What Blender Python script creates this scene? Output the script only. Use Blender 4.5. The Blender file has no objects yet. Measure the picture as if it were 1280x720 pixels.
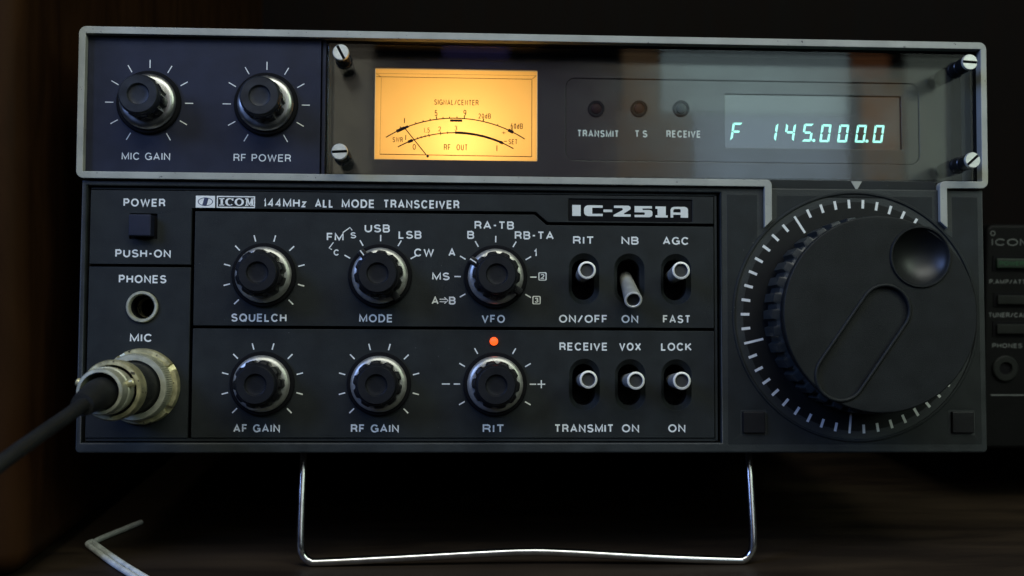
import bpy, bmesh, math, random
from math import sin, cos, pi, radians, sqrt, atan2, hypot
from mathutils import Matrix, Vector, noise

random.seed(7)
scene = bpy.context.scene
col = scene.collection
MM = 0.001                                   # everything below is written in millimetres

# ------------------------------------------------------------------ frames
# the radio leans back 5 degrees on its wire stand; panel axes: X right, Y up the face, Z out of the face
TILT = 5.0
PANEL = Matrix.Translation((0, 0, 0.0871)) @ Matrix.Rotation(radians(90 - TILT), 4, 'X')

# ------------------------------------------------------------------ camera
cam_d = bpy.data.cameras.new("camera")
cam = bpy.data.objects.new("camera", cam_d)
col.objects.link(cam)
RC = Matrix(((0.998760961730171, 0.004305217002686899, 0.04957828587581097),
             (-0.006941381265754411, 0.9985638515630282, 0.05312298539929947),
             (-0.04927837811806812, -0.053401305772148744, 0.9973564768887212)))
CAMP = Vector((-22.103, -27.893, 291.384)) * MM
cam.matrix_world = PANEL @ Matrix.Translation(CAMP) @ RC.transposed().to_4x4()
cam_d.sensor_width = 36.0
cam_d.lens = 38.666
cam_d.clip_start = 0.02
cam_d.clip_end = 20.0
cam_d.dof.use_dof = True
cam_d.dof.focus_distance = 0.290
cam_d.dof.aperture_fstop = 16.0
scene.camera = cam

# ------------------------------------------------------------------ world, lamps, exposure
world = bpy.data.worlds.new("World")
scene.world = world
world.use_nodes = True
world.node_tree.nodes["Background"].inputs[0].default_value = (0.55, 0.65, 0.9, 1)
world.node_tree.nodes["Background"].inputs[1].default_value = 0.012

scene.view_settings.view_transform = 'Standard'
scene.view_settings.look = 'None'
scene.view_settings.exposure = 0.0
scene.view_settings.gamma = 1.0
scene.render.engine = 'CYCLES'
scene.cycles.use_denoising = True
scene.cycles.max_bounces = 8
scene.cycles.transparent_max_bounces = 12
scene.cycles.caustics_reflective = False
scene.cycles.sample_clamp_indirect = 1.0


def area_lamp(name, pos, target, w, h, power, color):
    d = bpy.data.lights.new(name, 'AREA')
    d.shape = 'RECTANGLE'
    d.size, d.size_y = w * MM, h * MM
    d.energy = power
    d.color = color
    o = bpy.data.objects.new(name, d)
    col.objects.link(o)
    p = PANEL @ (Vector(pos) * MM)
    t = PANEL @ (Vector(target) * MM)
    o.location = p
    o.rotation_euler = (t - p).to_track_quat('-Z', 'Y').to_euler()
    return o


# room light from above and in front: neutral from the ceiling; cool and greenish lamps added to tint each side
area_lamp("room_lamp", (90, 730, 660), (0, 20, 0), 900, 440, 5.6, (0.97, 1.0, 0.92))
area_lamp("cool_tint_lamp", (-760, 430, 560), (-60, 0, 0), 340, 420, 5.2, (0.28, 0.44, 1.0))
area_lamp("green_tint_lamp", (700, 420, 620), (60, 0, 0), 300, 420, 1.7, (0.80, 1.0, 0.80))


# the bright window, plus dim lamps added as the coloured patches that the clear cover mirrors
def room_lamp(name, cx, cy, w, h, radiance, z=1500.0):
    L = max(radiance)
    area = w * h * MM * MM
    area_lamp(name, (cx, cy, z), (cx, cy, 0), w, h, pi * area * L, tuple(c / L for c in radiance))


room_lamp("window_upper", 472, 502, 318, 280, (1.50, 1.95, 2.08))
room_lamp("window_lower", 499, 270, 261, 180, (1.24, 1.53, 1.94))
room_lamp("brown_strip_lamp", 279, 500, 61, 280, (0.72, 0.46, 0.25))  # this and the next: lamps added for the brown zone of the reflection
room_lamp("brown_patch_lamp", 290, 280, 152, 160, (0.58, 0.43, 0.31))
room_lamp("orange_strip_upper", 668, 534, 65, 216, (0.80, 0.32, 0.13))  # two lamps added to draw the orange strip in the reflection
room_lamp("orange_strip_lower", 688, 312, 68, 220, (0.66, 0.38, 0.19))
room_lamp("grey_patch_right", 812, 420, 168, 440, (0.84, 1.0, 0.88))  # added grey-green lamp for the right end of the reflection
room_lamp("olive_patch_left", -224, 390, 120, 440, (0.78, 0.70, 0.57))  # added olive lamp for the left end of the reflection
room_lamp("purple_veil_lamp", 40, 320, 400, 230, (0.22, 0.185, 0.23))  # added lamp that lays a dim purple veil over the cover
room_lamp("blue_patch_lamp", 4, 486, 110, 70, (0.26, 0.22, 0.72))  # added lamp for a blue patch in the reflection, no known source


# ------------------------------------------------------------------ materials
def new_mat(name):
    m = bpy.data.materials.new(name)
    m.use_nodes = True
    nt = m.node_tree
    b = nt.nodes["Principled BSDF"]
    return m, nt, b


def paint(name, color, rough=0.55, metallic=0.0, var=0.18, scale=160.0, bump=0.0, bump_scale=3500.0,
          spec=0.5, speck=None, speck_scale=900.0, speck_at=0.70, coat=0.0):
    """plain finish with slow tone variation, fine grain and optional worn specks"""
    m, nt, b = new_mat(name)
    N, L = nt.nodes, nt.links
    tc = N.new("ShaderNodeTexCoord")
    n1 = N.new("ShaderNodeTexNoise")
    n1.inputs["Scale"].default_value = scale
    n1.inputs["Detail"].default_value = 5
    L.new(tc.outputs["Object"], n1.inputs["Vector"])
    r = N.new("ShaderNodeValToRGB")
    r.color_ramp.elements[0].position = 0.3
    r.color_ramp.elements[1].position = 0.7
    r.color_ramp.elements[0].color = tuple(c * (1 - var) for c in color) + (1,)
    r.color_ramp.elements[1].color = tuple(min(1, c * (1 + var)) for c in color) + (1,)
    L.new(n1.outputs["Fac"], r.inputs["Fac"])
    out = r.outputs["Color"]
    if speck:
        n3 = N.new("ShaderNodeTexNoise")
        n3.inputs["Scale"].default_value = speck_scale
        n3.inputs["Detail"].default_value = 3
        L.new(tc.outputs["Object"], n3.inputs["Vector"])
        r3 = N.new("ShaderNodeValToRGB")
        r3.color_ramp.elements[0].position = speck_at
        r3.color_ramp.elements[1].position = speck_at + 0.03
        L.new(n3.outputs["Fac"], r3.inputs["Fac"])
        mx = N.new("ShaderNodeMixRGB")
        mx.inputs["Color2"].default_value = tuple(speck) + (1,)
        L.new(r3.outputs["Color"], mx.inputs["Fac"])
        L.new(out, mx.inputs["Color1"])
        out = mx.outputs["Color"]
    L.new(out, b.inputs["Base Color"])
    mr = N.new("ShaderNodeMapRange")
    mr.inputs["To Min"].default_value = max(0.02, rough - 0.1)
    mr.inputs["To Max"].default_value = min(1, rough + 0.1)
    L.new(n1.outputs["Fac"], mr.inputs["Value"])
    L.new(mr.outputs["Result"], b.inputs["Roughness"])
    b.inputs["Metallic"].default_value = metallic
    b.inputs["Specular IOR Level"].default_value = spec
    b.inputs["Coat Weight"].default_value = coat
    if bump:
        n2 = N.new("ShaderNodeTexNoise")
        n2.inputs["Scale"].default_value = bump_scale
        n2.inputs["Detail"].default_value = 3
        L.new(tc.outputs["Object"], n2.inputs["Vector"])
        bp = N.new("ShaderNodeBump")
        bp.inputs["Strength"].default_value = bump
        bp.inputs["Distance"].default_value = 0.0002
        L.new(n2.outputs["Fac"], bp.inputs["Height"])
        L.new(bp.outputs["Normal"], b.inputs["Normal"])
    return m


def glow(name, color, strength, base=(0.02, 0.02, 0.02)):
    m, nt, b = new_mat(name)
    b.inputs["Base Color"].default_value = base + (1,)
    b.inputs["Emission Color"].default_value = color + (1,)
    b.inputs["Emission Strength"].default_value = strength
    return m


def wood(name, c1, c2, scale, rough=0.5, rot=(0, 0, 0), spec=0.4, stretch=(1, 14, 14)):
    m, nt, b = new_mat(name)
    N, L = nt.nodes, nt.links
    tc = N.new("ShaderNodeTexCoord")
    mp = N.new("ShaderNodeMapping")
    mp.inputs["Scale"].default_value = stretch
    mp.inputs["Rotation"].default_value = rot
    L.new(tc.outputs["Object"], mp.inputs["Vector"])
    n = N.new("ShaderNodeTexNoise")
    n.inputs["Scale"].default_value = scale
    n.inputs["Detail"].default_value = 8
    n.inputs["Distortion"].default_value = 0.6
    L.new(mp.outputs["Vector"], n.inputs["Vector"])
    r = N.new("ShaderNodeValToRGB")
    r.color_ramp.elements[0].position = 0.32
    r.color_ramp.elements[1].position = 0.72
    r.color_ramp.elements[0].color = c1 + (1,)
    r.color_ramp.elements[1].color = c2 + (1,)
    L.new(n.outputs["Fac"], r.inputs["Fac"])
    L.new(r.outputs["Color"], b.inputs["Base Color"])
    mr = N.new("ShaderNodeMapRange")
    mr.inputs["To Min"].default_value = rough - 0.12
    mr.inputs["To Max"].default_value = rough + 0.15
    L.new(n.outputs["Fac"], mr.inputs["Value"])
    L.new(mr.outputs["Result"], b.inputs["Roughness"])
    b.inputs["Specular IOR Level"].default_value = spec
    bp = N.new("ShaderNodeBump")
    bp.inputs["Strength"].default_value = 0.25
    bp.inputs["Distance"].default_value = 0.0006
    L.new(n.outputs["Fac"], bp.inputs["Height"])
    L.new(bp.outputs["Normal"], b.inputs["Normal"])
    return m


def clear_cover(name):
    """clear acrylic sheet: lets everything behind show, mirrors the room by Fresnel"""
    m = bpy.data.materials.new(name)
    m.use_nodes = True
    nt = m.node_tree
    N, L = nt.nodes, nt.links
    N.clear()
    out = N.new("ShaderNodeOutputMaterial")
    mix = N.new("ShaderNodeMixShader")
    tr = N.new("ShaderNodeBsdfTransparent")
    tr.inputs["Color"].default_value = (0.93, 0.95, 0.93, 1)
    gl = N.new("ShaderNodeBsdfGlossy")
    gl.inputs["Roughness"].default_value = 0.03
    fr = N.new("ShaderNodeFresnel")
    geo = N.new("ShaderNodeNewGeometry")           # same faint mirror on the front and the back of the sheet
    ior = N.new("ShaderNodeMapRange")
    ior.inputs["To Min"].default_value = 1.32
    ior.inputs["To Max"].default_value = 1 / 1.32
    L.new(geo.outputs["Backfacing"], ior.inputs["Value"])
    L.new(ior.outputs["Result"], fr.inputs["IOR"])
    L.new(fr.outputs["Fac"], mix.inputs["Fac"])
    L.new(tr.outputs["BSDF"], mix.inputs[1])
    L.new(gl.outputs["BSDF"], mix.inputs[2])
    L.new(mix.outputs["Shader"], out.inputs["Surface"])
    return m


def lit_dial(name):
    """amber translucent dial plate, lit only by the bulb behind it"""
    m = bpy.data.materials.new(name)
    m.use_nodes = True
    nt = m.node_tree
    N, L = nt.nodes, nt.links
    N.clear()
    out = N.new("ShaderNodeOutputMaterial")
    mix = N.new("ShaderNodeMixShader")
    mix.inputs["Fac"].default_value = 0.25
    t = N.new("ShaderNodeBsdfTranslucent")
    t.inputs["Color"].default_value = (0.94, 0.50, 0.14, 1)
    d = N.new("ShaderNodeBsdfDiffuse")
    d.inputs["Color"].default_value = (0.55, 0.42, 0.22, 1)
    L.new(t.outputs["BSDF"], mix.inputs[1])
    L.new(d.outputs["BSDF"], mix.inputs[2])
    L.new(mix.outputs["Shader"], out.inputs["Surface"])
    return m


M = {}
M['panel'] = paint("textured_dark_panel", (0.0122, 0.0152, 0.0156), 0.6, var=0.28, bump=0.3, bump_scale=5200, spec=0.28, speck=(0.10, 0.10, 0.10), speck_scale=1500, speck_at=0.745)
M['panel_up'] = paint("smooth_dark_panel", (0.0118, 0.0146, 0.0300), 0.55, var=0.24, bump=0.2, bump_scale=5000, spec=0.3, speck=(0.06, 0.06, 0.07), speck_scale=1400, speck_at=0.75)
M['rim'] = paint("cast_rim_paint", (0.017, 0.021, 0.021), 0.5, var=0.25, bump=0.35, bump_scale=2200)
M['gap'] = paint("black_gap", (0.004, 0.004, 0.005), 0.8, spec=0.15)
M['bay'] = paint("display_bay_black", (0.016, 0.016, 0.018), 0.15, var=0.2, spec=1.0)
M['bay_wall'] = paint("display_bay_side", (0.06, 0.062, 0.058), 0.4, var=0.2)
M['frame'] = paint("silver_frame_paint", (0.35, 0.36, 0.315), 0.42, var=0.14, scale=120, bump=0.25, bump_scale=2500,
                   speck=(0.03, 0.03, 0.04), speck_scale=900, speck_at=0.70)
M['white'] = paint("white_print", (0.80, 0.82, 0.79), 0.6, var=0.12, scale=900, spec=0.3)
M['model_white'] = paint("white_badge_print", (0.72, 0.74, 0.70), 0.55, var=0.06, spec=0.3)
M['black'] = paint("black_plastic", (0.0065, 0.0065, 0.0075), 0.42, var=0.2, bump=0.2, spec=0.35)
M['cap'] = paint("black_knob_cap", (0.0075, 0.0085, 0.011), 0.42, spec=0.35, var=0.25, bump=0.15, bump_scale=1800)
M['gloss'] = paint("gloss_black", (0.007, 0.008, 0.008), 0.42, var=0.2)
M['skirt'] = paint("turned_aluminium", (0.44, 0.435, 0.39), 0.38, metallic=0.7, var=0.2, scale=700)
M['chrome'] = paint("plated_steel", (0.66, 0.66, 0.65), 0.20, metallic=1.0, var=0.12, scale=250)
M['lever'] = paint("satin_lever_metal", (0.55, 0.56, 0.50), 0.36, metallic=0.5, var=0.15, scale=500)
M['lever_end'] = paint("bright_lever_end", (0.78, 0.78, 0.72), 0.45, metallic=0.3, var=0.1, scale=500)
M['screw'] = paint("nickel_screw", (0.78, 0.80, 0.72), 0.36, metallic=0.55, var=0.12, scale=900)
M['nickel'] = paint("worn_nickel", (0.60, 0.55, 0.31), 0.38, metallic=0.6, var=0.35, scale=420, bump=0.4, bump_scale=1200,
                    speck=(0.10, 0.09, 0.06), speck_scale=600, speck_at=0.64)
M['nickel_grey'] = paint("grey_nickel", (0.50, 0.50, 0.38), 0.42, metallic=0.5, var=0.2, scale=420, bump=0.3, bump_scale=1200)
M['rubber'] = paint("black_rubber", (0.006, 0.0065, 0.006), 0.6, var=0.25, scale=200, bump=0.3, bump_scale=900)
M['dial'] = paint("black_dial_scale", (0.0055, 0.0062, 0.0060), 0.55, var=0.2, bump=0.25, spec=0.25)
M['tuner'] = paint("textured_tuning_knob", (0.0108, 0.0122, 0.0120), 0.52, var=0.22, bump=0.3, bump_scale=4500, spec=0.22, speck=(0.06, 0.06, 0.06), speck_scale=1600, speck_at=0.76)
M['flute'] = paint("smooth_knob_rib", (0.026, 0.031, 0.031), 0.38, var=0.2)
M['black_chrome'] = paint("black_plated_metal", (0.03, 0.032, 0.034), 0.22, metallic=0.6, var=0.3, scale=500)
M['gloss_knob'] = paint("glossy_knob_black", (0.008, 0.008, 0.010), 0.2, var=0.2)
M['cap_tall'] = paint("satin_knob_cap", (0.016, 0.019, 0.024), 0.36, var=0.25, scale=500)
M['polished'] = paint("polished_skirt_metal", (0.46, 0.46, 0.43), 0.33, metallic=1.0, var=0.15, scale=500)
M['worn'] = paint("edge_highlight_black", (0.040, 0.045, 0.048), 0.4, var=0.3, scale=300)  # lighter black meant as a painted highlight on the grip edge; not applied
M['ink'] = paint("dark_brown_ink", (0.014, 0.006, 0.005), 0.7, spec=0.1)
M['dial_lit'] = lit_dial("amber_dial_plate")
M['lamp_house'] = paint("white_lamp_house", (0.85, 0.82, 0.75), 0.7)
M['digit'] = glow("cyan_digit_segment", (0.38, 1.0, 0.90), 1.5)
M['display'] = paint("display_filter", (0.040, 0.048, 0.056), 0.08, var=0.1, spec=1.0, coat=0.9)
M['red_on'] = glow("red_lit_lens", (1.0, 0.10, 0.012), 1.7, (0.3, 0.02, 0.01))
M['red_off'] = paint("dark_red_lens", (0.022, 0.006, 0.006), 0.5, spec=0.12)
M['brown_off'] = paint("red_brown_lens", (0.035, 0.011, 0.008), 0.5, spec=0.12)
M['pale_off'] = paint("pale_green_lens", (0.04, 0.046, 0.046), 0.5, spec=0.12)
M['clear'] = clear_cover("clear_acrylic")
M['case'] = paint("dark_grey_case", (0.018, 0.019, 0.020), 0.55, bump=0.3)
M['navy'] = paint("navy_print", (0.03, 0.04, 0.09), 0.6)
M['dim_print'] = paint("grey_print", (0.13, 0.14, 0.135), 0.6)
M['rear_case'] = paint("black_radio_face", (0.0030, 0.0030, 0.0030), 0.6, spec=0.15, bump=0.3)
M['rear_button'] = paint("grey_rubber_button", (0.012, 0.0135, 0.012), 0.6, spec=0.2)
M['green_button'] = glow("green_lit_button", (0.02, 0.30, 0.08), 0.005, (0.005, 0.012, 0.006))
M['green_print'] = glow("green_lit_print", (0.03, 0.6, 0.2), 0.035, (0.01, 0.05, 0.015))
M['cable_white'] = paint("aged_white_insulation", (0.62, 0.64, 0.58), 0.5, var=0.2, scale=300)
M['desk'] = wood("dark_worn_desk", (0.013, 0.0082, 0.005), (0.035, 0.0225, 0.012), 18, 0.6, spec=0.22, stretch=(1, 5, 5))
M['side'] = wood("brown_side_wood", (0.018, 0.0074, 0.0026), (0.038, 0.0160, 0.0052), 22, 0.5, stretch=(4, 4, 1), spec=0.08)
M['back'] = wood("dark_back_wood", (0.0030, 0.0019, 0.0016), (0.0060, 0.0034, 0.0024), 14, 0.7, stretch=(6, 6, 1), spec=0.08)


# ------------------------------------------------------------------ mesh helpers (all in mm)
def link(name, me, parent=None, loc=None):
    o = bpy.data.objects.new(name, me)
    col.objects.link(o)
    if parent is not None:
        o.parent = parent
    if loc is not None:
        o.location = Vector(loc) * MM
    return o


class MB:
    """collects shapes into one mesh"""

    def __init__(self):
        self.v, self.f, self.mi = [], [], []
        self.mats = []

    def slot(self, m):
        if m not in self.mats:
            self.mats.append(m)
        return self.mats.index(m)

    def add(self, v, f, m, mat=None):
        k = len(self.v)
        s = self.slot(m)
        for p in v:
            p = Vector(p)
            self.v.append(mat @ p if mat is not None else p)
        for q in f:
            self.f.append([i + k for i in q])
            self.mi.append(s)

    def box(self, x0, x1, y0, y1, z0, z1, m, b=0.0, mat=None, seg=2):
        bm = bmesh.new()
        bmesh.ops.create_cube(bm, size=1)
        for v in bm.verts:
            v.co = Vector(((x0 + x1) / 2 + v.co.x * (x1 - x0), (y0 + y1) / 2 + v.co.y * (y1 - y0),
                           (z0 + z1) / 2 + v.co.z * (z1 - z0)))
        if b:
            bmesh.ops.bevel(bm, geom=list(bm.edges), offset=b, segments=seg, affect='EDGES', profile=0.5)
        self.bm(bm, m, mat)

    def bm(self, bm, m, mat=None):
        bm.verts.ensure_lookup_table()
        for i, v in enumerate(bm.verts):
            v.index = i
        self.add([v.co.copy() for v in bm.verts], [[v.index for v in f.verts] for f in bm.faces], m, mat)
        bm.free()

    def mesh(self, me, m, mat=None):
        self.add([v.co.copy() for v in me.vertices], [list(p.vertices) for p in me.polygons], m, mat)

    def lathe(self, prof, m, seg=64, rfun=None, mat=None, cap0=False, cap1=False):
        v, f = [], []
        n = len(prof)
        for j, (r, z) in enumerate(prof):
            for i in range(seg):
                t = 2 * pi * i / seg
                rr = rfun(j, t, r) if rfun else r
                v.append((rr * cos(t), rr * sin(t), z))
        for j in range(n - 1):
            for i in range(seg):
                k = (i + 1) % seg
                f.append((j * seg + i, j * seg + k, (j + 1) * seg + k, (j + 1) * seg + i))
        if cap0:
            f.append(tuple(reversed(range(seg))))
        if cap1:
            f.append(tuple(range((n - 1) * seg, n * seg)))
        self.add(v, f, m, mat)

    def loft(self, loops, m, mat=None, cap=False):
        v, f = [], []
        n = len(loops[0])
        for l in loops:
            v += l
        for j in range(len(loops) - 1):
            for i in range(n):
                k = (i + 1) % n
                f.append((j * n + i, j * n + k, (j + 1) * n + k, (j + 1) * n + i))
        if cap:
            f.append(tuple(range((len(loops) - 1) * n, len(loops) * n)))
        self.add(v, f, m, mat)

    def bar(self, x0, y0, x1, y1, w, z0, z1, m):
        """flat printed stroke from one point to another"""
        d = hypot(x1 - x0, y1 - y0)
        nx, ny = -(y1 - y0) / d * w / 2, (x1 - x0) / d * w / 2
        p = [(x0 + nx, y0 + ny), (x0 - nx, y0 - ny), (x1 - nx, y1 - ny), (x1 + nx, y1 + ny)]
        self.slab(p, z0, z1, m)

    def slab(self, pts, z0, z1, m, mat=None):
        n = len(pts)
        a = sum(pts[i][0] * pts[(i + 1) % n][1] - pts[(i + 1) % n][0] * pts[i][1] for i in range(n))
        if a < 0:
            pts = pts[::-1]
        v = [(x, y, z0) for x, y in pts] + [(x, y, z1) for x, y in pts]
        f = [tuple(range(n, 2 * n)), tuple(reversed(range(n)))]
        f += [(i, (i + 1) % n, (i + 1) % n + n, i + n) for i in range(n)]
        self.add(v, f, m, mat)

    def strip(self, pts, w, z0, z1, m, taper=None):
        """printed line through many points"""
        L, R = [], []
        n = len(pts)
        for i, (x, y) in enumerate(pts):
            a, b = pts[max(0, i - 1)], pts[min(n - 1, i + 1)]
            d = hypot(b[0] - a[0], b[1] - a[1]) or 1
            ww = (taper(i / (n - 1)) if taper else w) / 2
            nx, ny = -(b[1] - a[1]) / d * ww, (b[0] - a[0]) / d * ww
            L.append((x + nx, y + ny))
            R.append((x - nx, y - ny))
        v, f = [], []
        for i in range(n):
            v += [(L[i][0], L[i][1], z1), (R[i][0], R[i][1], z1), (L[i][0], L[i][1], z0), (R[i][0], R[i][1], z0)]
        for i in range(n - 1):
            a, b = i * 4, i * 4 + 4
            f += [(a + 1, b + 1, b, a), (a, b, b + 2, a + 2), (a + 3, b + 3, b + 1, a + 1)]
        f += [(0, 2, 3, 1), (4 * n - 4, 4 * n - 3, 4 * n - 1, 4 * n - 2)]
        self.add(v, f, m)

    def tube(self, pts, r, m, seg=20, sub=8, closed_ends=True, rad=None):
        P = [Vector(p) for p in pts]
        if sub > 1:
            Q, RR = [], []
            for i in range(len(P) - 1):
                p0, p1, p2, p3 = P[max(0, i - 1)], P[i], P[i + 1], P[min(len(P) - 1, i + 2)]
                for k in range(sub):
                    t = k / sub
                    Q.append(0.5 * ((2 * p1) + (p2 - p0) * t + (2 * p0 - 5 * p1 + 4 * p2 - p3) * t * t
                                    + (3 * p1 - p0 - 3 * p2 + p3) * t ** 3))
                    if rad:
                        RR.append(rad[i] * (1 - t) + rad[i + 1] * t)
            Q.append(P[-1])
            if rad:
                RR.append(rad[-1])
        else:
            Q, RR = P, rad
        n = len(Q)
        t0 = (Q[1] - Q[0]).normalized()
        u = t0.orthogonal().normalized()
        loops = []
        for i in range(n):
            t = (Q[min(n - 1, i + 1)] - Q[max(0, i - 1)]).normalized()
            u = (u - t * u.dot(t)).normalized()
            w = t.cross(u)
            rr = RR[i] if rad else r
            loops.append([tuple(Q[i] + (u * cos(2 * pi * k / seg) + w * sin(2 * pi * k / seg)) * rr) for k in range(seg)])
        self.loft(loops, m, cap=True)
        self.add(loops[0], [tuple(reversed(range(seg)))], m)

    def build(self, name, parent=None, loc=None, sharp=35):
        me = bpy.data.meshes.new(name)
        me.from_pydata([tuple(p * MM) for p in self.v], [], self.f)
        for m in self.mats:
            me.materials.append(m)
        me.polygons.foreach_set("material_index", self.mi)
        bm = bmesh.new()
        bm.from_mesh(me)
        bmesh.ops.remove_doubles(bm, verts=bm.verts, dist=1e-7)
        bmesh.ops.recalc_face_normals(bm, faces=bm.faces)
        bm.to_mesh(me)
        bm.free()
        me.polygons.foreach_set("use_smooth", [True] * len(me.polygons))
        me.set_sharp_from_angle(angle=radians(sharp))
        me.update()
        o = link(name, me, parent, loc)
        wn = o.modifiers.new("even_normals", 'WEIGHTED_NORMAL')
        wn.keep_sharp = True
        return o


def curve_mesh(make):
    """temporary curve or text turned into mesh data (in mm)"""
    ob = make()
    col.objects.link(ob)
    dg = bpy.context.evaluated_depsgraph_get()
    dg.update()
    me = bpy.data.meshes.new_from_object(ob.evaluated_get(dg))
    d = ob.data
    bpy.data.objects.remove(ob)
    bpy.data.curves.remove(d)
    return me


def plate(mb, loops, z0, z1, bevel, m):
    """flat plate with holes and softened edges; first loop outside, the rest holes"""
    def mk():
        cu = bpy.data.curves.new("outline", 'CURVE')
        cu.dimensions = '2D'
        cu.fill_mode = 'BOTH'
        for l in loops:
            sp = cu.splines.new('POLY')
            sp.points.add(len(l) - 1)
            for p, (x, y) in zip(sp.points, l):
                p.co = (x, y, 0, 1)
            sp.use_cyclic_u = True
        cu.extrude = max(0.0001, (z1 - z0) / 2 - bevel)
        cu.bevel_depth = bevel
        cu.bevel_resolution = 2
        cu.offset = -bevel
        return bpy.data.objects.new("outline", cu)
    me = curve_mesh(mk)
    mb.mesh(me, m, Matrix.Translation((0, 0, (z0 + z1) / 2)))
    bpy.data.meshes.remove(me)


def ea(cx, cy, rx, ry, a0, a1, n=14):
    return [(cx + rx * cos(radians(a0 + (a1 - a0) * i / n)), cy + ry * sin(radians(a0 + (a1 - a0) * i / n))) for i in range(n + 1)]


# engraver's single-stroke letters: width, then centre lines in a unit box
GLYPH = {
    'A': (.92, [[(0, 0), (.5, 1), (1, 0)], [(.2, .3), (.8, .3)]]),
    'B': (.80, [[(0, 0), (0, 1), (.62, 1)] + ea(.62, .765, .34, .235, 90, -90) + [(0, .53)], [(.62, .53)] + ea(.66, .265, .34, .265, 90, -90) + [(0, 0)]]),
    'C': (.92, [ea(.52, .5, .52, .5, 38, 322, 28)]),
    'D': (.86, [[(0, 0), (0, 1), (.42, 1)] + ea(.42, .5, .58, .5, 90, -90, 20) + [(0, 0)]]),
    'E': (.74, [[(1, 1), (0, 1), (0, 0), (1, 0)], [(0, .52), (.92, .52)]]),
    'F': (.70, [[(1, 1), (0, 1), (0, 0)], [(0, .5), (.88, .5)]]),
    'G': (.96, [ea(.52, .5, .52, .5, 40, 350, 28) + [(1.0, .45), (.58, .45)], [(1, .45), (1, 0)]]),
    'H': (.84, [[(0, 0), (0, 1)], [(1, 0), (1, 1)], [(0, .52), (1, .52)]]),
    'I': (.16, [[(.5, 0), (.5, 1)]]),
    'K': (.86, [[(0, 0), (0, 1)], [(.95, 1), (0, .36)], [(.33, .58), (1, 0)]]),
    'L': (.66, [[(0, 1), (0, 0), (1, 0)]]),
    'M': (1.02, [[(0, 0), (0, 1), (.5, .08), (1, 1), (1, 0)]]),
    'N': (.86, [[(0, 0), (0, 1), (1, 0), (1, 1)]]),
    'O': (1.0, [ea(.5, .5, .5, .5, 0, 360, 36)]),
    'P': (.76, [[(0, 0), (0, 1), (.6, 1)] + ea(.6, .73, .4, .27, 90, -90) + [(0, .46)]]),
    'Q': (1.0, [ea(.5, .5, .5, .5, 0, 360, 36), [(.6, .26), (.98, -.02)]]),
    'R': (.82, [[(0, 0), (0, 1), (.6, 1)] + ea(.6, .74, .36, .26, 90, -90) + [(0, .48)], [(.58, .48), (.82, .40), (.92, .25), (.98, 0)]]),
    'S': (.82, [ea(.5, .75, .46, .25, 25, 180, 12) + ea(.5, .765, .46, .24, 190, 262, 6) + ea(.5, .255, .5, .255, 82, 0, 8) + ea(.5, .255, .5, .255, -4, -160, 14)]),
    'T': (.80, [[(0, 1), (1, 1)], [(.5, 1), (.5, 0)]]),
    'U': (.84, [[(0, 1)] + ea(.5, .36, .5, .36, 180, 360, 18) + [(1, 1)]]),
    'V': (.90, [[(0, 1), (.5, 0), (1, 1)]]),
    'W': (1.26, [[(0, 1), (.25, 0), (.5, .96), (.75, 0), (1, 1)]]),
    'X': (.88, [[(0, 0), (1, 1)], [(0, 1), (1, 0)]]),
    'z': (.58, [[(0, .66), (1, .66), (0, 0), (1, 0)]]),
    'd': (.62, [[(1, 0), (1, 1)], ea(.5, .33, .5, .33, 0, 360, 20)]),
    '0': (.66, [ea(.5, .5, .5, .5, 0, 360, 32)]),
    '1': (.32, [[(0, .74), (.55, .82), (.8, 1), (.8, 0)]]),
    '2': (.68, [ea(.5, .72, .48, .28, 165, -20, 14) + [(.72, .38), (0, 0), (1, 0)]]),
    '3': (.68, [ea(.48, .755, .44, .245, 160, -80, 14) + [(.4, .52)], [(.55, .52)] + ea(.48, .26, .5, .26, 75, -160, 16)]),
    '4': (.72, [[(.75, 0), (.75, 1), (0, .28), (1, .28)]]),
    '5': (.66, [[(.92, 1), (.15, 1), (.06, .5)] + ea(.48, .32, .5, .32, 120, -155, 18)]),
    '6': (.66, [ea(.5, .31, .5, .31, 0, 360, 24), ea(.62, .4, .62, .6, 180, 80, 12)]),
    '9': (.66, [ea(.5, .69, .5, .31, 0, 360, 24), ea(.38, .6, .62, .6, 0, -100, 12)]),
    '/': (.66, [[(0, 0), (1, 1)]]),
    '-': (.44, [[(0, .47), (1, .47)]]),
    '+': (.70, [[(0, .5), (1, .5)], [(.5, .08), (.5, .92)]]),
    '.': (.16, [[(.5, -.07), (.5, .09)]]),
    ' ': (.34, []),
}


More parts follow.
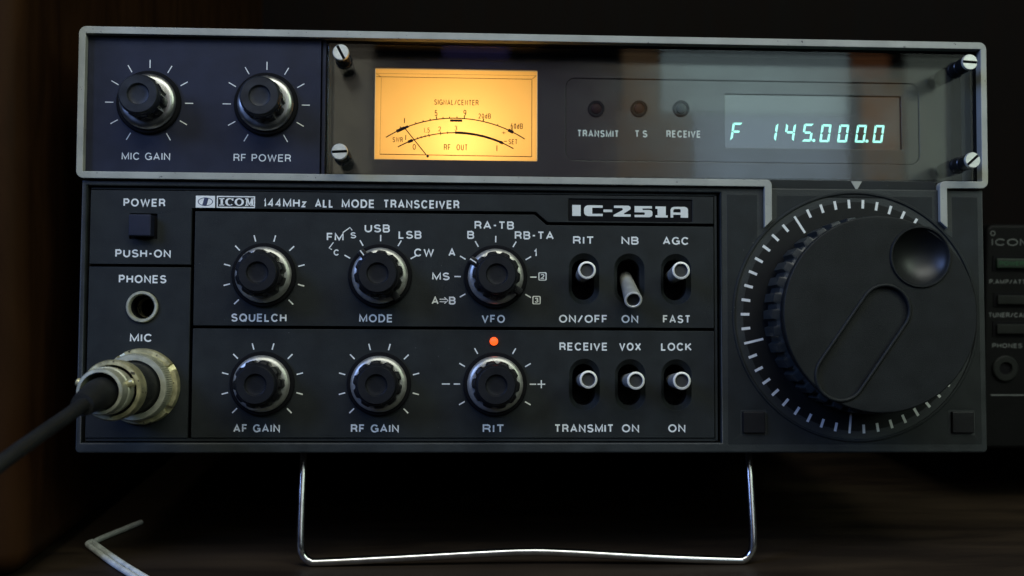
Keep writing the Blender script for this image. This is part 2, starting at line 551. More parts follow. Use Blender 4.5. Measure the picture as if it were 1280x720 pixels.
def stroke(mb, pts, w, z0, z1, m):
    """one mitred pen stroke"""
    closed = hypot(pts[0][0] - pts[-1][0], pts[0][1] - pts[-1][1]) < 1e-6
    P = [Vector(p) for p in (pts[:-1] if closed else pts)]
    n = len(P)
    L, R = [], []
    for i in range(n):
        a = P[i] - P[i - 1] if (i > 0 or closed) else P[1] - P[0]
        c = P[(i + 1) % n] - P[i] if (i < n - 1 or closed) else P[-1] - P[-2]
        a, c = a.normalized(), c.normalized()
        na, nc = Vector((-a.y, a.x)), Vector((-c.y, c.x))
        t = na + nc
        if t.length < 1e-4:
            t = na.copy()
        t.normalize()
        k = min(1.9, 1 / max(0.2, t.dot(na))) * w / 2
        L.append(P[i] + t * k)
        R.append(P[i] - t * k)
    v, f = [], []
    for i in range(n):
        v += [(L[i].x, L[i].y, z1), (R[i].x, R[i].y, z1), (L[i].x, L[i].y, z0), (R[i].x, R[i].y, z0)]
    for i in range(n if closed else n - 1):
        q, r = i * 4, ((i + 1) % n) * 4
        f += [(q + 1, r + 1, r, q), (q, r, r + 2, q + 2), (q + 3, r + 3, r + 1, q + 1)]
    if not closed:
        f += [(0, 2, 3, 1), (4 * n - 4, 4 * n - 3, 4 * n - 1, 4 * n - 2)]
    mb.add(v, f, m)


def text(mb, s, cx, cy, w, h, z, m, pen=0.185, gap=0.20, thick=0.045):
    """printed word: fitted to its measured width and cap height"""
    tot = sum(GLYPH[c][0] for c in s) + gap * (len(s) - 1)
    k = w / tot                                     # mm per unit of width
    p = pen * h
    x = cx - w / 2
    for c in s:
        gw, lines = GLYPH[c]
        gw *= k
        for i, l in enumerate(lines):
            q = [(x + p / 2 + u * max(0.0, gw - p) if gw > p else x + gw / 2, cy - h / 2 + p / 2 + v_ * (h - p)) for u, v_ in l]
            stroke(mb, q, p, z, z + thick + i * 0.004, m)
        x += gw + gap * k


def circle(cx, cy, r, n=72, a0=0.0):
    return [(cx + r * cos(a0 + 2 * pi * i / n), cy + r * sin(a0 + 2 * pi * i / n)) for i in range(n)]


def stadium(cx, cy, w, h, n=16):
    r = w / 2
    k = h / 2 - r
    return [(cx + r * cos(pi * i / n), cy + k + r * sin(pi * i / n)) for i in range(n + 1)] + \
           [(cx + r * cos(pi + pi * i / n), cy - k + r * sin(pi + pi * i / n)) for i in range(n + 1)]


def rrect(x0, x1, y0, y1, r, n=6):
    p = []
    for cx, cy, a in ((x1 - r, y1 - r, 0), (x0 + r, y1 - r, pi / 2), (x0 + r, y0 + r, pi), (x1 - r, y0 + r, 1.5 * pi)):
        p += [(cx + r * cos(a + pi / 2 * i / n), cy + r * sin(a + pi / 2 * i / n)) for i in range(n + 1)]
    return p


def rounded(pts, radii, n=5):
    """polygon with given corner radii"""
    out = []
    k = len(pts)
    for i in range(k):
        r = radii[i] if isinstance(radii, (list, tuple)) else radii
        p = Vector(pts[i])
        if r <= 0:
            out.append(tuple(p))
            continue
        a = (Vector(pts[i - 1]) - p).normalized()
        b = (Vector(pts[(i + 1) % k]) - p).normalized()
        ang = a.angle(b)
        d = r / math.tan(ang / 2)
        c = p + (a + b).normalized() * (r / sin(ang / 2))
        s, e = p + a * d - c, p + b * d - c
        a0 = atan2(s.y, s.x)
        da = (atan2(e.y, e.x) - a0 + pi) % (2 * pi) - pi
        out += [(c.x + r * cos(a0 + da * j / n), c.y + r * sin(a0 + da * j / n)) for j in range(n + 1)]
    return out


def empty(name, mat):
    o = bpy.data.objects.new(name, None)
    o.empty_display_size = 0.02
    col.objects.link(o)
    o.matrix_world = mat
    return o


def tag(o, label=None, cat=None, group=None, kind=None):
    for k, v in (("label", label), ("category", cat), ("group", group), ("kind", kind)):
        if v:
            o[k] = v
    return o


# ------------------------------------------------------------------ setting: desk, side board, back board
d = MB()
d.box(-180, 700, -60, 420, -18, 0, M['desk'], b=0.8)
tag(d.build("desk"), kind="structure")
s = MB()
s.box(-162, -131.5, -8, 420, 0.4, 420, M['side'], b=7.0, seg=6)
so = s.build("side_board")
so.rotation_euler = (0, 0, radians(1.8))
tag(so, kind="structure")
s = MB()
s.box(-160, 700, 400, 412, 0.4, 460, M['back'])
tag(s.build("back_board"), kind="structure")

# ------------------------------------------------------------------ the transceiver
BASE = Vector((-3, -85.9, -8))                    # under the wire stand
radio = empty("transceiver", PANEL @ Matrix.Translation(BASE * MM))
tag(radio, "large dark radio with amber lit meter, silver frame and big tuning knob on wire stand",
    "radio")
OFF = -BASE


def part(mb, name, pos=(0, 0, 0), sharp=35):
    return mb.build(name, radio, OFF + Vector(pos), sharp)


# case behind the face
b = MB()
b.box(-119.2, 119.2, -54.6, 16.8, -262, -13.2, M['case'], b=1.2)
b.box(-119.4, 119.4, -54.9, -53.9, -14, -2.2, M['case'])
b.box(-119.4, -118.6, -53.8, 16.8, -14, -2.2, M['case'])
b.box(118.6, 119.4, -53.8, 16.8, -14, -2.2, M['case'])
b.box(-119.2, 119.2, 16.0, 53.6, -261.5, -45.0, M['case'], b=1.2)
part(b, "case")
for x in (-92, 92):
    b = MB()
    b.lathe([(7.5, 0), (7.2, 6), (6.2, 8.6)], M['rubber'], 32, cap0=True, cap1=True,
            mat=Matrix.Translation((x, -54.4, -238)) @ Matrix.Rotation(radians(90), 4, 'X'))
    part(b, "rear_foot")

# lower face: cast rim with the control plates set into it
b = MB()
rim_out = rounded([(-120.4, 15.2), (-120.4, -55.8), (120.4, -55.8), (120.4, 15.2)], [0, 1.2, 1.2, 0])
rim_in = [(-118.9, 13.7), (-118.9, -53.1), (48.2, -53.1), (48.2, 13.7)]
plate(b, [rim_out, rim_in], -2.6, 0.7, 0.45, M['rim'])
b.box(-118.5, 118.5, -53.8, 16.0, -13.1, -12.2, M['gap'])
rim = part(b, "face_rim")
b = MB()
b.box(-118.2, 47.35, 12.95, 13.4, -0.94, -0.35, M['panel'])
b.box(46.75, 47.4, -52.6, 13.4, -0.94, -0.35, M['panel'])
b.box(-118.2, 46.7, -52.75, -52.05, -0.94, -0.35, M['panel'])
part(b, "inner_step")

SLOTS = [(11.5, -9.75), (23.7, -9.7), (36.25, -9.7), (11.65, -37.85), (23.87, -37.9), (36.26, -37.9)]
JACK = (-104.3, -17.9)
PWR = (-104.5, 3.2)
plates = {
    'A': [(-118.2, 12.7), (46.5, 12.7), (46.5, 5.35), (1.75, 5.35), (-1.45, 8.1), (-92.0, 8.1), (-92.0, -6.75), (-118.2, -6.75)],
    'B': [(-118.2, -7.45), (-92.0, -7.45), (-92.0, -51.9), (-118.2, -51.9)],
    'C': [(-91.15, 7.35), (-1.75, 7.35), (1.45, 4.6), (46.5, 4.6), (46.5, -22.7), (-91.15, -22.7)],
    'D': [(-91.15, -23.45), (46.5, -23.45), (46.5, -51.9), (-91.15, -51.9)],
}
b = MB()
plate(b, [plates['A'], rrect(PWR[0] - 3.55, PWR[0] + 3.55, PWR[1] - 3.35, PWR[1] + 3.35, 0.3),
          rrect(7.3, 40.7, 5.75, 11.75, 0.2)], -0.94, 0, 0.16, M['panel'])
plate(b, [plates['B'], circle(JACK[0], JACK[1], 4.15)], -0.94, 0, 0.16, M['panel'])
plate(b, [plates['C']] + [stadium(x, y, 8.0, 13.6) for x, y in SLOTS[:3]], -0.94, 0, 0.16, M['panel'])
plate(b, [plates['D']] + [stadium(x, y, 8.0, 13.6) for x, y in SLOTS[3:]], -0.94, 0, 0.16, M['panel'])
front = part(b, "control_panel")

# right-hand plate round the tuning dial
DC = (84.95, -19.2)
b = MB()
arc_pts = circle(DC[0], DC[1], 33.3, 120)
outline = [(49.9, 13.3), (49.9, -53.6), (118.9, -53.6), (118.9, 13.3), (111.6, 13.3), (111.6, 2.3), (106.4, 6.2), (106.4, 13.3),
           (63.4, 13.3), (63.4, 6.6), (58.3, 1.9), (58.3, 13.3)]
plate(b, [outline, arc_pts, rrect(53.3, 60.2, -50.9, -44.4, 0.4), rrect(109.9, 117.0, -50.9, -44.3, 0.4)], -0.9, 0.75, 0.22, M['panel'])
b.box(48.9, 120.0, -55.2, 14.6, -2.3, -0.88, M['rim'])
plate(b, [circle(DC[0], DC[1], 33.75, 120), circle(DC[0], DC[1], 32.9, 120)], -0.5, 1.1, 0.25, M['panel'])
plate(b, [circle(DC[0], DC[1], 34.0, 120), circle(DC[0], DC[1], 31.0, 120)], -0.87, -0.80, 0.01, M['gap'])
for kx in (56.75, 113.45):
    b.box(kx - 3.6, kx + 3.6, -51.1, -44.2, -0.87, -0.82, M['gap'])
# the strip under the clear cover, behind the pointer
b.box(62.2, 107.7, 14.6, 17.5, -2.2, 0.1, M['panel'], b=0.2)
tp = part(b, "tuning_panel")
b = MB()
b.slab([(84.1, 17.3), (87.15, 17.3), (85.62, 14.75)], 0.12, 0.3, M['frame'])
b.build("pointer_mark", tp, (0, 0, 0))

# ------------------------------------------------------------------ printed words and scales on the control panel
WORDS = [
    ('POWER', -104.34, 9.46, 10.81, 2.11), ('PUSH-ON', -104.39, -3.92, 14.28, 2.09), ('PHONES', -104.36, -10.64, 12.24, 2.13),
    ('MIC', -104.44, -25.97, 5.71, 2.13), ('SQUELCH', -74.13, -20.56, 14.36, 2.14), ('AF GAIN', -74.23, -49.40, 12.04, 2.1),
    ('RF GAIN', -43.54, -49.42, 12.52, 2.12), ('MODE', -43.58, -20.54, 8.79, 2.14), ('VFO', -12.64, -20.52, 6.18, 2.13),
    ('USB', -43.49, 3.25, 6.66, 2.12), ('LSB', -34.83, 1.63, 6.06, 2.13), ('CW', -31.08, -3.05, 5.26, 2.13),
    ('FM', -54.52, 0.91, 4.44, 2.10), ('S', -49.78, 1.36, 1.5, 1.62), ('C', -54.16, -3.23, 1.45, 1.62),
    ('RA-TB', -12.50, 4.38, 10.50, 2.15), ('B', -18.75, 1.75, 1.84, 2.14), ('RB-TA', -1.82, 1.77, 10.42, 2.15),
    ('A', -23.70, -2.92, 1.85, 2.10), ('1', -1.49, -2.85, 0.95, 2.08), ('MS', -26.58, -9.34, 4.59, 2.05),
    ('RIT', 11.36, 0.6, 5.62, 2.13), ('NB', 23.86, 0.62, 4.61, 2.13), ('AGC', 36.23, 0.66, 7.02, 2.13),
    ('ON/OFF', 11.32, -20.38, 12.97, 2.13), ('ON', 23.79, -20.35, 4.49, 2.13), ('FAST', 36.38, -20.32, 7.41, 2.13),
    ('RECEIVE', 11.39, -27.75, 12.85, 2.13), ('VOX', 23.84, -27.73, 5.87, 2.13), ('LOCK', 36.27, -27.70, 8.27, 2.13),
    ('TRANSMIT', 11.54, -49.36, 15.70, 2.15), ('ON', 23.91, -49.34, 4.58, 2.13), ('ON', 36.31, -49.32, 4.60, 2.13),
    ('RIT', -12.44, -49.42, 5.68, 2.18),
]
ZP = 0.02
for wd in WORDS:
    s_, x, y, w, h = wd
    b = MB()
    text(b, s_, x, y, w, h, ZP, M['white'])
    b.build("printed_word", front, (0, 0, 0))
# A => B
b = MB()
text(b, "A", -28.05, -15.75, 1.85, 2.08, ZP, M['white'])
text(b, "B", -23.52, -15.75, 1.75, 2.08, ZP, M['white'])
b.bar(-26.9, -15.4, -25.2, -15.4, 0.24, ZP, ZP + .06, M['white'])
b.bar(-26.9, -16.05, -25.2, -16.05, 0.24, ZP, ZP + .06, M['white'])
b.strip([(-25.6, -14.9), (-24.65, -15.72), (-25.6, -16.55)], 0.26, ZP, ZP + .06, M['white'])
b.build("printed_word", front, (0, 0, 0))
# boxed numbers
for n_, x, y in (("2", 0.40, -9.16), ("3", -1.17, -15.48)):
    b = MB()
    plate(b, [rrect(x - 1.1, x + 1.1, y - 1.1, y + 1.1, 0.35), rrect(x - .82, x + .82, y - .86, y + .86, 0.2)], ZP, ZP + .06, 0.005, M['white'])
    text(b, n_, x, y, 1.05, 1.3, ZP, M['white'])
    b.build("boxed_number", front, (0, 0, 0))
# title line
for s_, x, y, w, h in (('144MHz', -67.81, 9.76, 11.10, 2.24), ('ALL', -57.53, 9.76, 4.83, 2.24), ('MODE', -48.59, 9.78, 8.64, 2.26),
                       ('TRANSCEIVER', -31.89, 9.80, 20.17, 2.26)):
    b = MB()
    text(b, s_, x, y, w, h, ZP, M['white'])
    b.build("printed_word", front, (0, 0, 0))

# maker's emblem and name plate, left of the title line
b = MB()
x0, x1, y0, y1 = -91.05, -86.05, 8.30, 11.45
b.slab([(x0, y0), (x1, y0), (x1, y1), (x0, y1)], ZP, ZP + .05, M['white'])
ex, ey = (x0 + x1) / 2, (y0 + y1) / 2
ell = lambda a, c: [(ex + a * cos(2 * pi * i / 48), ey + c * sin(2 * pi * i / 48)) for i in range(48)]
plate(b, [ell(1.95, 1.12), ell(1.75, 0.95)], ZP + .052, ZP + .075, 0.004, M['navy'])
b.slab([(ex - 0.25, ey + 1.05), (ex + 0.85, ey + 1.0), (ex + 0.3, ey - 1.05), (ex - 0.85, ey - 1.0)], ZP + .052, ZP + .09, M['navy'])
b.build("maker_emblem", front, (0, 0, 0))
b = MB()
x0, x1 = -85.6, -75.62
plate(b, [[(x0, y0), (x1, y0), (x1, y1), (x0, y1)], [(x0 + .3, y0 + .3), (x1 - .3, y0 + .3), (x1 - .3, y1 - .3), (x0 + .3, y1 - .3)]],
      ZP, ZP + .06, 0.004, M['white'])


def slabs(poly_list):
    for p in poly_list:
        b.slab(p, ZP, ZP + .06, M['white'])


def rect(xa, xb, ya, yb):
    return [(xa, ya), (xb, ya), (xb, yb), (xa, yb)]


ya, yb = 8.87, 10.90
sf = 0.30
# I
slabs([rect(-84.6, -84.0, ya, yb), rect(-84.95, -83.65, ya, ya + sf), rect(-84.95, -83.65, yb - sf, yb)])
# C
cxx, cyy = -82.25, (ya + yb) / 2
oc = [(cxx + 1.15 * cos(t), cyy + (yb - ya) / 2 * sin(t)) for t in [radians(42 + 276 * i / 30) for i in range(31)]]
ic = [(cxx + 0.1 + 0.62 * cos(t), cyy + ((yb - ya) / 2 - .27) * sin(t)) for t in [radians(46 + 268 * i / 30) for i in range(31)]]
for i in range(30):
    slabs([[oc[i], oc[i + 1], ic[i + 1], ic[i]]])
slabs([rect(-81.62, -81.28, cyy + .32, yb - .04)])
# O
cxx = -79.75
oo = [(cxx + 1.22 * cos(2 * pi * i / 40), cyy + (yb - ya) / 2 * sin(2 * pi * i / 40)) for i in range(40)]
oi = [(cxx + 0.62 * cos(2 * pi * i / 40), cyy + ((yb - ya) / 2 - .27) * sin(2 * pi * i / 40)) for i in range(40)]
plate(b, [oo, oi], ZP, ZP + .06, 0.004, M['white'])
# M
mx = -78.2
slabs([rect(mx + .25, mx + .62, ya, yb), rect(mx + 1.55, mx + 2.1, ya, yb), rect(mx, mx + .85, ya, ya + sf),
       rect(mx + 1.3, mx + 2.35, ya, ya + sf), rect(mx, mx + .6, yb - sf, yb), rect(mx + 1.75, mx + 2.35, yb - sf, yb),
       [(mx + .25, yb), (mx + .75, yb), (mx + 1.3, ya + .35), (mx + 1.0, ya + .25)],
       [(mx + 1.6, yb), (mx + 2.0, yb), (mx + 1.3, ya + .25), (mx + 1.05, ya + .3)]])
b.build("maker_name", front, (0, 0, 0))

# model badge: white letters on a sunk black plate
b = MB()
b.box(7.35, 40.65, 5.8, 11.7, -0.93, -0.3, M['gap'])
KX = 33.4 / (1165 - 78)


def bx(u, v):          # badge drawing units to panel mm
    return (8.35 + (u - 113) * (39.6 - 8.4) / (1142 - 113), 10.1 - (v - 100) * 3.05 / 105)


LET = [
    [(113, 100), (188, 100), (188, 202), (113, 202)],
    [(383, 102), (383, 124), (290, 124), (290, 180), (383, 180), (383, 202), (250, 202), (228, 192), (218, 172), (218, 130), (228, 112), (250, 102)],
    [(390, 140), (468, 140), (468, 163), (390, 163)],
    [(483, 102), (612, 102), (628, 110), (632, 122), (628, 138), (612, 148), (575, 172), (572, 182), (632, 182), (632, 204),
     (480, 204), (480, 188), (556, 146), (564, 136), (556, 124), (483, 124)],
    [(667, 104), (822, 104), (822, 126), (738, 126), (738, 140), (800, 140), (818, 146), (826, 158), (826, 188), (818, 200), (800, 207),
     (667, 207), (667, 186), (752, 186), (758, 180), (758, 168), (752, 162), (667, 162)],
    [(853, 106), (945, 106), (945, 188), (962, 188), (962, 208), (853, 208), (853, 188), (872, 188), (872, 128), (853, 128)],
    [(988, 208), (988, 134), (998, 116), (1018, 108), (1118, 108), (1136, 116), (1144, 132), (1144, 208), (1078, 208), (1078, 182),
     (1012, 182), (1012, 208)],
]
AH = [(1012, 160), (1012, 140), (1022, 128), (1070, 128), (1078, 134), (1078, 160)]
for i, l in enumerate(LET):
    loops = [[bx(*p) for p in l]]
    if i == 6:
        loops.append([bx(*p) for p in AH])
    plate(b, loops, -0.29, -0.16, 0.01, M['model_white'])
b.build("model_badge", front, (0, 0, 0))

# lines joining FM to its two positions
b = MB()
b.strip([(-52.55, 2.05), (-50.65, 3.45), (-50.1, 2.65)], 0.26, ZP, ZP + .06, M['white'])
b.strip([(-54.95, -0.55), (-56.1, -2.1), (-55.35, -2.45)], 0.26, ZP, ZP + .06, M['white'])
b.build("printed_line", front, (0, 0, 0))


def scale_marks(cx, cy, angles, r0, r1, w, parent, z=ZP, mat='white', extra=None):
    m = MB()
    for a in angles:
        c, s_ = cos(radians(a)), sin(radians(a))
        m.bar(cx + r0 * c, cy + r0 * s_, cx + r1 * c, cy + r1 * s_, w, z, z + .05, M[mat])
    if extra:
        extra(m)
    return m.build("scale_marks", parent, (0, 0, 0))


GAIN = [-45, -15, 15, 45, 75, 105, 135, 165, 195, 225]
K1, K2 = -9.35, -37.75
scale_marks(-72.93, K1, GAIN, 9.15, 10.85, 0.33, front)
scale_marks(-72.93, K2, GAIN, 9.15, 10.85, 0.33, front)
scale_marks(-42.57, K2, GAIN, 9.15, 10.85, 0.33, front)
scale_marks(-42.57, K1, [30, 60, 90, 120, 150], 9.2, 10.9, 0.33, front)
scale_marks(-12.10, K1, [-30, 0, 30, 60, 90, 120, 150, 180, 210], 9.2, 10.9, 0.33, front)


def plus_minus(m):
    m.bar(-26.1, K2, -24.0, K2, 0.3, ZP, ZP + .05, M['white'])
    m.bar(-0.85, K2, 1.2, K2, 0.3, ZP, ZP + .05, M['white'])
    m.bar(0.17, K2 - 1.05, 0.17, K2 + 1.05, 0.3, ZP + .001, ZP + .051, M['white'])


scale_marks(-12.10, K2, [-30, 0, 30, 60, 120, 150, 180, 210], 9.2, 10.9, 0.33, front, extra=plus_minus)

# ------------------------------------------------------------------ upper section
b = MB()
b.box(-119.9, -58.9, 17.2, 53.8, -2.4, 0.0, M['panel_up'])
b.box(-58.6, -57.6, 17.2, 53.8, -2.4, -0.5, M['panel_up'], b=0.2)
up = part(b, "gain_panel")
for s_, x, y, w, h in (('MIC GAIN', -104.22, 21.71, 12.55, 1.97), ('RF POWER', -73.92, 21.69, 15.03, 1.97)):
    b = MB()
    text(b, s_, x, y, w, h, ZP, M['white'], pen=0.14)
    b.build("printed_word", up, (0, 0, 0))
TOPK = [-60, -30, 0, 30, 60, 90, 120, 150, 180, 210, 240]
for kx in (-103.68, -73.1):
    scale_marks(kx, 35.95, TOPK, 9.3, 11.45, 0.24, up)

# silver frame: a ring with two legs reaching down to the tuning dial
b = MB()
fr = rounded([(59.9, 4.4), (59.9, 15.3), (-121.5, 15.5), (-121.7, 55.6), (121.5, 55.6), (121.3, 15.5), (109.9, 15.4), (109.9, 4.6), (107.9, 6.4),
              (107.9, 17.35), (119.6, 17.4), (119.85, 53.7), (-119.9, 53.7), (-119.8, 17.3), (61.9, 17.2), (61.9, 6.4)],
             [0, 0.15, 1.9, 1.9, 1.9, 1.9, 0.15, 0, 0, 1.5, 0.1, 0.2, 0.2, 0.1, 1.5, 0])
plate(b, [fr], -0.9, 2.0, 0.14, M['frame'])
part(b, "silver_frame")
b = MB()
# dark body of the frame behind its silver front
fo = rounded([(-121.2, 15.9), (-121.4, 55.3), (121.2, 55.3), (121.0, 15.9)], 1.8)
fi = [(-119.85, 17.3), (-119.85, 53.65), (119.85, 53.65), (119.85, 17.3)]
plate(b, [fo, fi], -46, -0.95, 0.1, M['gap'])
part(b, "frame_body")

# display bay behind the clear cover
ZB = -9.0
b = MB()
hole_m = rrect(-45.2, -0.45, 23.3, 48.6, 0.2)
inset = rrect(7.4, 107.2, 23.6, 46.7, 2.6)
plate(b, [[(-57.4, 17.4), (-57.4, 53.5), (119.6, 53.5), (119.6, 17.4)], hole_m, inset], ZB - 1.2, ZB, 0.12, M['bay'])
plate(b, [rrect(7.5, 107.1, 23.7, 46.6, 2.5), rrect(52.0, 102.2, 27.8, 43.0, 0.2)] , ZB - 1.2, ZB - 0.35, 0.1, M['bay'])
b.box(-57.5, -57.0, 17.4, 53.5, ZB, -3.2, M['bay_wall'])
b.box(119.3, 119.7, 17.4, 53.5, ZB, -3.2, M['bay_wall'])
b.box(-57.5, 119.7, 53.2, 53.6, ZB, -3.2, M['gap'])
b.box(-57.5, 119.7, 17.2, 17.45, ZB, -3.2, M['bay_wall'])
bay = part(b, "display_bay")
for s_, x, y, w, h in (('TRANSMIT', 16.46, 31.25, 11.58, 1.98), ('RECEIVE', 40.39, 31.45, 9.67, 2.0)):
    b = MB()
    text(b, s_, x, y, w, h, ZB - 0.34, M['white'])
    b.build("printed_word", bay, (0, 0, 0))
b = MB()
text(b, "T", 27.35, 31.35, 1.35, 1.98, ZB - 0.34, M['white'])
text(b, "S", 29.55, 31.35, 1.35, 1.98, ZB - 0.34, M['white'])
b.build("printed_word", bay, (0, 0, 0))
for x, y, mm_, lab in ((15.92, 38.15, 'red_off', None), (27.89, 38.35, 'brown_off', None), (39.69, 38.55, 'pale_off', None)):
    b = MB()
    b.lathe([(2.3, 0), (2.3, .5), (2.1, .65), (1.65, .65), (1.6, .1)], M['gap'], 40)
    ind = part(b, "indicator", (x, y, ZB - 0.35))
    b = MB()
    b.lathe([(1.45, 0.05), (1.45, .4)] + [(1.45 * cos(t), .4 + .6 * sin(t)) for t in [radians(a) for a in (20, 40, 60, 78)]], M[mm_], 32, cap1=True)
    b.build("lens", ind, (0, 0, 0))

# clear cover and its four slotted screws on stand-offs
b = MB()
b.box(-57.2, 119.4, 17.75, 53.2, -2.9, -0.5, M['clear'], b=0.35)
part(b, "clear_cover")
for x, y, a in ((-52.75, 48.0, -62), (-52.75, 22.1, 4), (113.6, 48.3, -3), (113.9, 22.0, 42)):
    b = MB()
    c, s_ = cos(radians(a)), sin(radians(a))
    HZ = 8.0
    b.lathe([(2.0, HZ - .2), (2.12, HZ), (2.12, HZ + .6), (1.95, HZ + .85)], M['screw'], 48)
    # slotted face: two half discs with a sunk slot between
    for sg in (1, -1):
        pts = []
        for i in range(25):
            t = pi * i / 24
            px, py = 1.95 * cos(t), max(0.36, 1.95 * sin(t)) * sg
            pts.append((px * c - py * s_, px * s_ + py * c))
        b.slab(pts, HZ + .1, HZ + .855, M['screw'])
    b.lathe([(2.0, HZ + .2)], M['gap'], 48, cap1=True)
    sc = part(b, "cover_screw", (x, y, 0))
    b = MB()
    b.lathe([(2.25, -0.49), (2.25, 0.3), (2.0, 0.6), (2.0, 3.4), (1.8, 3.6), (1.8, 4.0), (2.0, 4.2), (2.0, HZ - .2)], M['black_chrome'], 40)
    b.build("shank", sc, (0, 0, 0))

# ------------------------------------------------------------------ meter: lamp house, lit plate, printed scales, needle
b = MB()
hx0, hx1, hy0, hy1, hz0, hz1 = -45.3, -0.35, 23.2, 48.7, -40.0, ZB - 1.0
for q in (((hx0, hy0), (hx0, hy1)), ((hx1, hy0), (hx1, hy1))):
    pass
b.box(hx0 - 1, hx1 + 1, hy0 - 1, hy0, hz0, hz1, M['lamp_house'])
b.box(hx0 - 1, hx1 + 1, hy1, hy1 + 1, hz0, hz1, M['lamp_house'])
b.box(hx0 - 1, hx0, hy0, hy1, hz0, hz1, M['lamp_house'])
b.box(hx1, hx1 + 1, hy0, hy1, hz0, hz1, M['lamp_house'])
b.box(hx0 - 1, hx1 + 1, hy0 - 1, hy1 + 1, hz0 - 1, hz0, M['lamp_house'])
part(b, "meter_housing")
ld = bpy.data.lights.new("meter_bulb", 'POINT')
ld.energy = 0.0165
ld.color = (1.0, 0.92, 0.70)
ld.shadow_soft_size = 0.004
lo = bpy.data.objects.new("meter_bulb", ld)
col.objects.link(lo)
lo.matrix_world = PANEL @ Matrix.Translation(Vector((-22.0, 29.0, -23.5)) * MM)


def mp(u, v):          # meter drawing units to panel mm
    return (-45.0 + (u - 60) / 1110 * 44.35, 48.4 - (v - 70) / 627 * 24.9)


MU = 44.35 / 1110
ZM = ZB - 0.9
b = MB()
b.add([(-45.15, 23.35, ZM), (-0.5, 23.35, ZM), (-0.5, 48.55, ZM), (-45.15, 48.55, ZM)], [(0, 1, 2, 3)], M['dial_lit'])
meter = part(b, "meter")
b = MB()


def ml(u0, v0, u1, v1, w):
    p, q = mp(u0, v0), mp(u1, v1)
    b.bar(p[0], p[1], q[0], q[1], w * MU, ZM + .03, ZM + .07, M['ink'])


def arc(uc, vc, R, u0, u1, w0, w1=None):
    pts = []
    for i in range(49):
        u = u0 + (u1 - u0) * i / 48
        pts.append(mp(u, vc - sqrt(R * R - (u - uc) ** 2)))
    b.strip(pts, w0 * MU, ZM + .03, ZM + .07, M['ink'], taper=(lambda t: (w0 + ((w1 or w0) - w0) * t) * MU * 1.2))


def onarc(uc, vc, R, u):
    return u, vc - sqrt(R * R - (u - uc) ** 2)


A1 = (612, 1291, 886)
A2 = (612, 1310, 803)
arc(*A1, 133, 1090, 6)
arc(*A2, 215, 612, 6)
arc(*A2, 612, 640, 14)
arc(*A2, 640, 930, 14, 12)
arc(*A2, 930, 1012, 6)


def tick(A, u, l, w=7, inward=0):
    uu, vv = onarc(*A, u)
    dx, dy = (A[0] - uu) / A[2], (A[1] - vv) / A[2]
    ml(uu - dx * l, vv - dy * l, uu + dx * inward, vv + dy * inward, w)


for u in (337, 388, 436, 524, 569, 620, 900):
    tick(A1, u, 11)
for u in (238, 480, 670, 800, 995):
    tick(A1, u, 20, 7, 4)
for u in (350, 375, 402, 555, 675, 795):
    tick(A2, u, 9, 6, 6)
for u in (428, 507, 612):
    tick(A2, u, 12, 6, 10)
for A, u, r, w in ((A1, 232, 34, 22), (A1, 268, 20, 18), (A1, 992, 22, 22), (A2, 300, 20, 20), (A2, 928, 14, 20)):
    uu, vv = onarc(*A, u)
    sl = (uu - A[0]) / (A[1] - vv)
    ml(uu - r * .8, vv - sl * r * .8, uu + r * .8, vv + sl * r * .8, w)
ml(572, 422, 656, 422, 16)
for s_, uc, vc, w, h in (("SIGNAL/CENTER", 615, 294, 306, 38), ("1", 258, 427, 14, 36), ("5", 475, 372, 20, 42), ("9", 674, 366, 20, 42), ("20dB", 811, 387, 86, 36),
                         ("60dB", 1034, 455, 84, 38), ("+", 944, 503, 28, 26), ("-", 290, 499, 24, 5), ("1.5", 412, 492, 42, 36),
                         ("2", 500, 482, 20, 34), ("3", 613, 475, 18, 34), ("SWR", 213, 561, 70, 36), ("1", 268, 545, 8, 34), ("0", 327, 610, 22, 40),
                         ("RF", 554, 609, 46, 42), ("OUT", 656, 609, 76, 42), ("1", 897, 611, 8, 40), ("SET", 1008, 565, 62, 36)):
    x, y = mp(uc, vc)
    if s_ == "1":
        ml(uc, vc - h / 2, uc, vc + h / 2, 6)
        continue
    text(b, s_, x, y, w * MU, h * MU, ZM + .03, M['ink'], pen=0.125, gap=0.24)
ml(945, 562, 966, 562, 5)
b.build("meter_scale", meter, (0, 0, 0))
b = MB()
for q in (((62, 122, 1140, 122), 3.5), ((92, 664, 1138, 668), 5), ((1138, 128, 1138, 668), 4), ((96, 128, 92, 664), 1.6), ((62, 100, 92, 122), 3),
          ((1140, 122, 1168, 96), 3), ((62, 99, 1168, 96), 1.4)):
    ml(*q[0], q[1])
b.build("inner_border", meter, (0, 0, 0))
b = MB()
p, q = mp(258, 478), mp(408, 664)
b.bar(p[0], p[1], q[0], q[1], 0.26, ZM + .45, ZM + .6, M['ink'])
p = mp(420, 677)
b.lathe([(0.34, ZM + .4), (0.34, ZM + .7)], M['ink'], 20, cap1=True, mat=Matrix.Translation((p[0], p[1], 0)))
b.build("meter_needle", meter, (0, 0, 0))

# ------------------------------------------------------------------ frequency display
b = MB()
b.box(52.1, 102.1, 27.9, 42.9, ZB - 1.8, ZB - 1.0, M['display'])
disp = part(b, "frequency_display")
SEG = {'0': 'abcdef', '1': 'bc', '4': 'bcfg', '5': 'acdfg', 'F': 'aefg'}
PITCH, DW, DH, DT = 5.055, 2.8, 5.05, 0.62
ZD = ZB - 0.98


